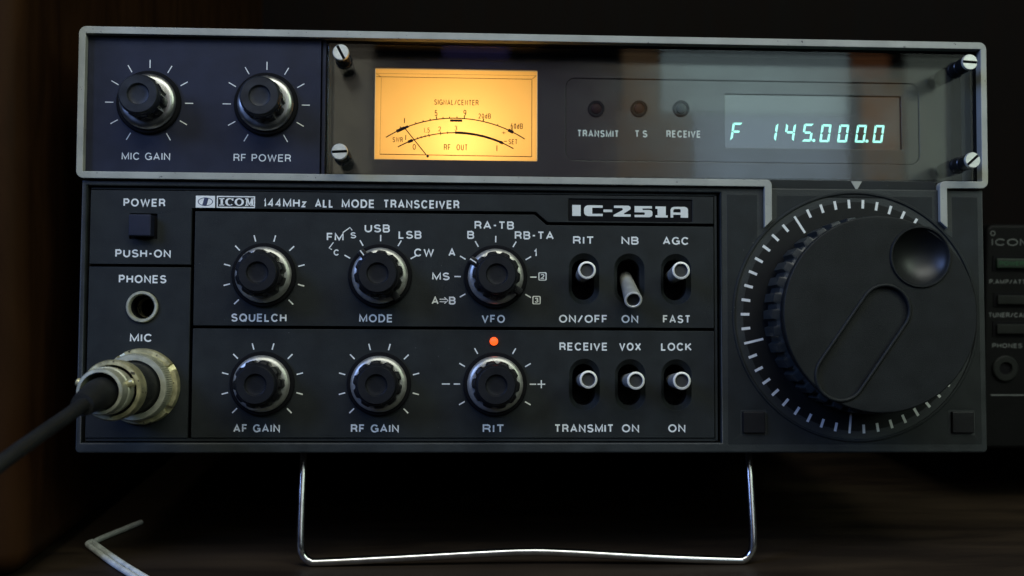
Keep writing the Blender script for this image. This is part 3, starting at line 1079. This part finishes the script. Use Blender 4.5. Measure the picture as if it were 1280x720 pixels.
def digit(mb, ch, x, y):
    """lit segments of one slanted digit; x, y at its bottom centre"""
    sh = lambda px, py: (x + px + py * 0.16, y + py)
    w, h, t, g = DW / 2, DH, DT, 0.10
    S = {
        'a': [(-w + g + .15, h), (w - g, h), (w - t, h - t), (-w + t, h - t)],
        'd': [(-w + g, 0), (w - g - .1, 0), (w - t, t), (-w + t, t)],
        'g': [(-w + t * .55 + g, h / 2), (-w + t + g, h / 2 + t / 2), (w - t - g, h / 2 + t / 2), (w - t * .55 - g, h / 2), (w - t - g, h / 2 - t / 2), (-w + t + g, h / 2 - t / 2)],
        'b': [(w, h - g), (w, h / 2 + g), (w - t * .5, h / 2 + g), (w - t, h / 2 + t * .5 + g), (w - t, h - t - g)],
        'c': [(w, g), (w, h / 2 - g), (w - t * .5, h / 2 - g), (w - t, h / 2 - t * .5 - g), (w - t, t + g)],
        'f': [(-w, h - g), (-w, h / 2 + g), (-w + t * .5, h / 2 + g), (-w + t, h / 2 + t * .5 + g), (-w + t, h - t - g)],
        'e': [(-w, g), (-w, h / 2 - g), (-w + t * .5, h / 2 - g), (-w + t, h / 2 - t * .5 - g), (-w + t, t + g)],
    }
    for k in SEG[ch]:
        mb.slab([sh(*p) for p in S[k]], ZD, ZD + .05, M['digit'])


for i, ch in enumerate("F 145000" + "0"):
    if ch == ' ':
        continue
    b = MB()
    digit(b, ch, 55.05 + PITCH * i, 29.95 - (0.1 if i > 4 else 0))
    if i in (4, 7):
        b.lathe([(0.44, ZD), (0.44, ZD + .05)], M['digit'], 20, cap1=True, mat=Matrix.Translation((55.05 + PITCH * i + 2.1, 30.3, 0)))
    b.build("display_digit", disp, (0, 0, 0))

# ------------------------------------------------------------------ small knobs: one build, copied eight times


def make_knob(name, x, y, tall=False):
    m = MB()
    nfl = 10
    g = 0.70 if tall else 0.0

    def fl(j, t, r):
        if j in (1, 2, 3):
            c = cos(nfl * t)
            return r - 0.68 * max(0.0, (c - 0.25) / 0.75) ** 0.7 if c > 0.25 else r
        return r
    m.lathe([(6.0 - g, 2.4), (6.2 - g, 2.6), (6.2 - g, 7.3), (6.0 - g, 8.0), (5.5 - g * .6, 8.4), (5.2 - g * .5, 8.4)], M['gloss_knob'] if tall else M['black'], 160, fl)
    k = part(m, name, (x, y, 0.0))
    m = MB()
    m.lathe([(8.4, 0.02), (8.4, 0.7), (8.1, 1.0), (7.3, 1.05), (7.2, 0.8)], M['gap'], 72)
    m.build("flange", k, (0, 0, 0))
    m = MB()
    m.lathe([(7.25, 0.9), (7.35, 1.6), (7.22, 1.85), (6.9, 2.3), (6.0, 2.75), (4.0, 2.8)], M['polished'] if tall else M['skirt'], 72)
    m.build("skirt", k, (0, 0, 0))
    m = MB()
    m.lathe([(5.2, 8.1), (5.2, 9.7), (5.05, 10.15), (4.7, 10.45), (2.85, 10.45), (2.62, 10.25), (2.5, 9.85), (1.3, 9.65)], M['cap_tall'] if tall else M['cap'], 64, cap1=True)
    m.build("cap", k, (0, 0, 0))
    return k


def children(o):
    return [c for c in bpy.data.objects if c.parent == o]


def copy_part(o, x, y):
    c = o.copy()
    col.objects.link(c)
    c.parent = radio
    c.location = (OFF + Vector((x, y, 0))) * MM
    for ch in children(o):
        d_ = ch.copy()
        col.objects.link(d_)
        d_.parent = c
    return c


KN = [(-103.68, 35.95), (-73.1, 35.95), (-72.93, K1), (-42.57, K1), (-12.10, K1), (-72.93, K2), (-42.57, K2), (-12.10, K2)]
knob0 = make_knob("control_knob", *KN[0], tall=True)
knob1 = make_knob("control_knob", *KN[2])
rots = [10, 25, 0, -8, 12, 20, 5, 14]
knobs = [knob0]
knob0.rotation_euler.z = radians(rots[0])
for i, (x, y) in enumerate(KN[1:], 1):
    k = knob1 if i == 2 else copy_part(knob0 if i == 1 else knob1, x, y)
    k.rotation_euler.z = radians(rots[i])
    knobs.append(k)
# selector knobs carry a black pointer bar across the bright skirt
for k, a in ((knobs[3], 128), (knobs[4], 147)):
    m = MB()
    R_ = Matrix.Rotation(radians(a) - k.rotation_euler.z, 4, 'Z')
    m.box(4.6, 8.15, -0.95, 0.95, 1.0, 4.2, M['black'], b=0.35, mat=R_)
    m.box(-8.0, -4.6, -0.95, 0.95, 1.0, 4.2, M['black'], b=0.35, mat=R_)
    m.box(5.6, 8.1, -0.16, 0.16, 4.1, 4.25, M['white'], mat=R_)
    m.build("pointer", k, (0, 0, 0))

# red lamp over the lower right small knob
b = MB()
b.lathe([(1.1, 0.0), (1.1, .4)] + [(1.05 * cos(t), .4 + .7 * sin(t)) for t in [radians(a) for a in (15, 35, 55, 75)]], M['red_on'], 32, cap1=True)
part(b, "signal_lamp", (-12.45, -26.45, 0))

# ------------------------------------------------------------------ toggle switches
TIPS = [(-0.15, 1.8, 8.2), (0.0, -5.9, 6.6), (-0.3, 1.85, 8.2), (0.1, 1.6, 8.2), (0.2, 1.4, 8.2), (-0.2, 1.4, 8.2)]


def make_bezel(x, y):
    m = MB()

    def lp(w, h, z):
        return [(px, py, z) for px, py in stadium(0, 0, w, h)]
    m.loft([lp(8.1, 13.7, -0.3), lp(7.8, 13.4, -0.5), lp(6.5, 11.5, -1.7), lp(6.1, 11.0, -1.9)], M['panel'])
    m.loft([lp(6.1, 11.0, -1.9), lp(6.1, 11.0, -9.0)], M['gap'], cap=True)
    return part(m, "toggle_switch", (x, y, 0))


sw0 = None
for (x, y), tip in zip(SLOTS, TIPS):
    if sw0 is None:
        sw = sw0 = make_bezel(x, y)
    else:
        sw = sw0.copy()
        col.objects.link(sw)
        sw.location = (OFF + Vector((x, y, 0))) * MM
    m = MB()
    piv = Vector((0, 0.9, -7.5))
    ax = Vector(tip) - piv
    Ln = ax.length
    R_ = Matrix.Translation(piv) @ ax.to_track_quat('Z', 'Y').to_matrix().to_4x4()
    m.lathe([(1.75, 0), (1.95, Ln * .4), (2.30, Ln - 1.1), (2.36, Ln - .35), (2.30, Ln - .1)], M['lever'], 48, mat=R_)
    m.lathe([(2.30, Ln - .1), (2.15, Ln), (1.82, Ln), (1.70, Ln - .15)], M['lever_end'], 48, mat=R_)
    m.lathe([(1.70, Ln - .15), (1.6, Ln - .6), (1.3, Ln - .75)], M['case'], 48, cap1=True, mat=R_)
    m.build("lever", sw, (0, 0, 0))

# ------------------------------------------------------------------ power key, phones jack, the two keys by the dial
b = MB()
b.box(-3.5, 3.5, -3.3, 3.3, -0.93, -0.7, M['gap'])
b.loft([[(-3.5, -3.3, -.2), (3.5, -3.3, -.2), (3.5, 3.3, -.2), (-3.5, 3.3, -.2)], [(-3.3, -3.1, -.7), (3.3, -3.1, -.7), (3.3, 3.1, -.7), (-3.3, 3.1, -.7)]], M['gap'])
pw = part(b, "power_switch", PWR + (0,))
b = MB()
b.box(-2.95, 2.75, -2.75, 2.85, -0.68, 3.0, M['panel_up'], b=0.35)
b.build("key", pw, (0, 0, 0))
b = MB()
b.lathe([(4.1, -0.3), (4.1, 0.5), (3.9, 0.75), (3.45, 0.75), (3.2, 0.45), (3.1, -0.6)], M['nickel_grey'], 56)
b.lathe([(3.1, -0.6), (2.95, -12)], M['gap'], 56, cap1=True)
b.lathe([(2.7, -5.0), (2.5, -5.4), (2.5, -8)], M['nickel'], 40)
part(b, "phones_jack", JACK + (0,))
key0 = None
for x, y in ((56.75, -47.65), (113.45, -47.6)):
    if key0 is None:
        b = MB()
        b.box(-3.0, 3.0, -2.85, 2.9, -0.78, 1.7, M['black'], b=0.35)
        key0 = part(b, "push_key", (x, y, 0))
    else:
        k = key0.copy()
        col.objects.link(k)
        k.location = (OFF + Vector((x, y, 0))) * MM

# ------------------------------------------------------------------ tuning dial and tuning knob
b = MB()
b.lathe([(31.95, -0.75), (31.95, 0.4), (31.75, 0.65), (27, 0.9), (10, 0.9)], M['dial'], 128, cap1=True)
dial = part(b, "dial_scale", DC + (0,))
m = MB()
for i in range(50):
    a = radians(121.9 + 7.2 * i)
    r0 = 26.2 if i % 10 == 0 else 29.1
    w = 0.62 if i % 10 == 0 else 0.72
    c, s_ = cos(a), sin(a)
    za = lambda r: 0.65 + (32.2 - r) / 5.2 * 0.25
    r1 = 31.45
    nx, ny = -s_ * w / 2, c * w / 2
    v = [(r0 * c + nx, r0 * s_ + ny, za(r0) + .03), (r0 * c - nx, r0 * s_ - ny, za(r0) + .03), (r1 * c - nx, r1 * s_ - ny, za(r1) + .03), (r1 * c + nx, r1 * s_ + ny, za(r1) + .03)]
    m.add(v, [(0, 1, 2, 3)], M['model_white'])
m.build("scale_marks", dial, (0, 0, 0))

TK = 18.0
DIM = (10.4, 14.6)
HA = (1.2, 1.1)        # the two ends of the sunk grip
HB = (-10.6, -15.6)
b = MB()
NR = 36


def ribs(j, t, r):
    if j in (1, 2, 3, 4):
        c = cos(NR * t)
        return r + (0.0 if c < -0.1 else 1.15)
    return r


b.lathe([(23.9, 1.0), (24.6, 2.4), (24.6, 3.0), (24.6, 9.6), (24.4, 10.2), (23.7, 10.5)], M['flute'], 36 * 12, ribs)
b.lathe([(23.9, 0.9), (23.9, 1.2)], M['gap'], 96)
b.lathe([(23.7, 10.45), (23.6, 14.9), (24.8, 15.3), (25.05, 16.2)], M['black'], 144)
tk = part(b, "tuning_knob", DC + (0,), sharp=40)
dirv = Vector((HA[0] - HB[0], HA[1] - HB[1]))
ang = atan2(dirv.y, dirv.x) - pi / 2
mid = ((HA[0] + HB[0]) / 2, (HA[1] + HB[1]) / 2)
ln = dirv.length


def grip_loop(w):
    return [(mid[0] + px * cos(ang) - py * sin(ang), mid[1] + px * sin(ang) + py * cos(ang)) for px, py in stadium(0, 0, w, ln + w, 20)]


m = MB()
plate(m, [circle(0, 0, 25.05, 160), circle(DIM[0], DIM[1], 7.55, 64), grip_loop(12.3)], TK - 2.0, TK, 0.42, M['tuner'])
m.build("knob_face", tk, (0, 0, 0))
m = MB()
plate(m, [grip_loop(12.6)], TK - 1.9, TK - 0.85, 0.02, M['tuner'])
m.build("grip_recess", tk, (0, 0, 0))
m = MB()
gl = grip_loop(12.5)
m.tube([(x, y, TK - .02) for x, y in gl + gl[:1]], 0.5, M['tuner'], 12, 1)
m.build("grip_edge", tk, (0, 0, 0))
m = MB()
prof = [(7.95, TK - .6), (7.95, TK + .25), (7.75, TK + .5), (7.45, TK + .5), (7.15, TK + .2), (6.95, TK - .3)]
Rb = 9.4
zc_ = TK - .3 + sqrt(Rb * Rb - 6.95 ** 2)
for i in range(1, 13):
    r = 6.95 * (1 - i / 12.5)
    prof.append((r, zc_ - sqrt(Rb * Rb - r * r)))
m.lathe(prof[:6], M['tuner'], 64, mat=Matrix.Translation((DIM[0], DIM[1], 0)))
m.lathe(prof[5:], M['gloss'], 64, cap1=True, mat=Matrix.Translation((DIM[0], DIM[1], 0)))
m.build("finger_dimple", tk, (0, 0, 0))

# ------------------------------------------------------------------ microphone socket
MC = (-104.0, -38.6)
b = MB()


def notch(j, t, r):
    if j in (1, 2) and min(abs(((t - radians(a) + pi) % (2 * pi)) - pi) for a in (32, -38, 122, 212)) < radians(5):
        return r - 1.6
    return r


b.lathe([(9.9, 0.02), (9.9, 0.9), (9.6, 1.7), (8.3, 1.8), (8.0, 1.0)], M['nickel'], 180, notch)
b.lathe([(8.0, 1.0), (7.9, 3.0)], M['gap'], 60)
part(b, "microphone_socket", MC + (0,))

# ------------------------------------------------------------------ bent wire stand
b = MB()
z_ = -8
pts = [(-63.9, -54.0, z_ - 8), (-63.8, -58, z_ - 5), (-63.7, -70, z_ - 2), (-63.5, -80.5, z_), (-62.9, -83.6, z_), (-61.0, -85.3, z_), (-58.0, -85.5, z_),
       (-40, -84.7, z_), (-14, -83.4, z_), (-3.5, -83.05, z_), (7, -83.3, z_), (33, -84.8, z_), (53, -85.6, z_), (56.3, -85.4, z_), (58.2, -83.6, z_),
       (58.8, -80.5, z_), (58.9, -70, z_ - 2), (58.9, -58, z_ - 5), (59.0, -54.0, z_ - 8)]
b.tube(pts, 1.12, M['chrome'], 20, 6)
part(b, "wire_stand")

# ------------------------------------------------------------------ microphone plug with its cord
plug = empty("microphone_plug", PANEL @ Matrix.Translation(Vector((MC[0], MC[1], 2)) * MM))
tag(plug, "worn nickel plug with black cord screwed into the round socket of the large radio", "plug")


def kn(j, t, r):
    return r + (0.12 if (int(t / (2 * pi) * 180) % 2 and j in (1, 2)) else 0)


b = MB()
b.lathe([(8.0, 0.1), (8.5, 0.3), (8.5, 5.0), (8.2, 5.6), (6.9, 5.7), (6.7, 5.0)], M['nickel_grey'], 360, kn)
b.build("coupling_ring", plug, (0, 0, 0))
b = MB()
b.lathe([(6.7, 5.2), (6.3, 6.0), (6.2, 22.5)], M['rubber'], 64)
b.build("plug_body", plug, (0, 0, 0))
b = MB()
b.lathe([(6.2, 18.8), (7.2, 19.1), (7.25, 23.0), (6.95, 23.7), (6.1, 23.8), (5.9, 23.0)], M['nickel'], 72)
b.build("collar", plug, (0, 0, 0))
b = MB()
b.lathe([(5.3, 22.8), (5.3, 25.6), (5.65, 25.8), (5.65, 28.0), (5.4, 28.2), (5.4, 31.4), (5.15, 32.0), (4.5, 32.1), (4.35, 31.0), (4.3, 28.0)], M['nickel_grey'], 64)
slv = b.build("clamp_sleeve", plug, (0, 0, 0))
for a in (18, 162):
    b = MB()
    b.lathe([(1.0, 5.2), (1.0, 6.7), (0.75, 7.0)], M['nickel'], 24, cap1=True,
            mat=Matrix.Rotation(radians(a), 4, 'Z') @ Matrix.Translation((0, 0, 27.6)) @ Matrix.Rotation(radians(90), 4, 'Y'))
    b.build("clamp_screw", slv, (0, 0, 0))
b = MB()
cp = [(-104.0, -38.6, 26), (-104.0, -39.3, 36), (-103.8, -41.0, 46), (-104.6, -43.2, 54), (-106.2, -46.2, 64), (-108.6, -50.8, 78), (-111.5, -56.5, 92), (-117, -64, 108), (-128, -72, 128)]
cp = [(x - MC[0], y - MC[1], z - 2) for x, y, z in cp]
b.tube(cp[:3], 1, M['rubber'], 28, 8, rad=[4.1, 3.5, 2.5])
b.build("strain_relief", plug, (0, 0, 0))
b = MB()
b.tube(cp[1:], 1.58, M['rubber'], 24, 8)
b.build("cord", plug, (0, 0, 0))

# ------------------------------------------------------------------ second radio at the right, behind
r2 = empty("transceiver", Matrix.Translation((0.2015, 0.064, 0.0)))
tag(r2, "plain black radio with a green lit button, half hidden behind the large radio", "radio")
PX, PY = 200.0, 64.0


def rbuild(mb, name, parent=r2):
    return mb.build(name, parent, (0, 0, 0))


# local axes here: X right, Y away, Z up;  face at y = 0
FACE = Matrix.Rotation(radians(90), 4, 'X')       # draws XY shapes upright on the face
b = MB()
plate(b, [rrect(-48.8, 48.8, 20.0, 95.0, 3.0)], -190, 0, 1.2, M['rear_case'])
me_v = [FACE @ p for p in b.v]
b.v = me_v
rbuild(b, "body")
b = MB()
b.box(-46, 46, -0.25, -0.05, 37.9, 38.3, M['dim_print'])
rbuild(b, "panel_line")
for x in (-36, 36):
    b = MB()
    b.lathe([(6, 0), (5, 20.5)], M['gap'], 32, cap0=True, cap1=True, mat=Matrix.Translation((x, 60, 0.02)))
    rbuild(b, "foot")


def facing(mb):
    mb.v = [FACE @ p for p in mb.v]
    return mb


def face_button(x0, x1, z0, z1, mat):
    m_ = MB()
    m_.box(x0 - .9, x1 + .9, z0 - .9, z1 + .9, -0.02, 0.35, M['gap'], b=0.12)
    m_.box(x0, x1, z0, z1, 0.3, 1.4, mat, b=0.35)
    return rbuild(facing(m_), "button")


pb = face_button(-45.6, -35.0, 80.4, 83.6, M['green_button'])
face_button(-45.0, -35.0, 68.4, 71.4, M['rear_button'])
face_button(-45.0, -35.0, 58.6, 61.8, M['rear_button'])
m = MB()
text(m, "POWER", -40.6, 82.0, 8.2, 1.35, 1.41, M['green_print'], pen=0.14)
facing(m).build("printed_word", pb, (0, 0, 0))
for s_, xc, zc, w, h in (("P.AMP/ATT", -41.2, 75.9, 12.4, 1.45), ("TUNER/CALL", -40.3, 65.0 - .2, 14.2, 1.55), ("PHONES", -40.8, 54.6, 10.2, 1.5)):
    m = MB()
    text(m, s_, xc, zc, w, h, 0.02, M['dim_print'])
    rbuild(facing(m), "printed_word")
m = MB()
text(m, "ICOM", -40.3, 89.0, 13.4, 2.3, 0.02, M['dim_print'], pen=0.13)
plate(m, [circle(-46.6, 91.9, 0.85, 32), circle(-46.6, 91.9, 0.6, 32)], 0.02, 0.08, 0.004, M['dim_print'])
rbuild(facing(m), "maker_name")
m = MB()
m.lathe([(4.3, 0.02), (4.3, 0.7), (3.9, 1.0), (2.3, 1.0), (2.0, 0.6)], M['rear_button'], 48, mat=Matrix.Translation((-41.5, 47.0, 0)))
m.lathe([(2.0, 0.6), (1.9, 0.1)], M['gap'], 48, cap1=True, mat=Matrix.Translation((-41.5, 47.0, 0)))
rbuild(facing(m), "phones_jack")

# ------------------------------------------------------------------ loose white twin cable on the desk
b = MB()
path = [(-118.3, 46.0, 0.85), (-121.6, 35.5, 0.85), (-124.3, 27.0, 0.85), (-124.6, 22.3, 0.85), (-121.2, 16.8, 0.85), (-112, 3.5, 0.85), (-101.2, -11.0, 0.85), (-82, -36, 0.85), (-70, -54, 0.85)]
b.tube(path, 0.8, M['cable_white'], 16, 8)
path2 = [(-125.6, 23.6, 0.85), (-126.0, 20.9, 0.85), (-122.7, 15.7, 0.85), (-113.6, 2.4, 0.85), (-102.8, -12.1, 0.85), (-83.6, -37.1, 0.85), (-71.5, -55, 0.85)]
b.tube(path2, 0.8, M['cable_white'], 16, 8)
cab = b.build("loose_cable")
tag(cab, "thin white twin cable bent sharply on the dark desk below the plug", "cable")
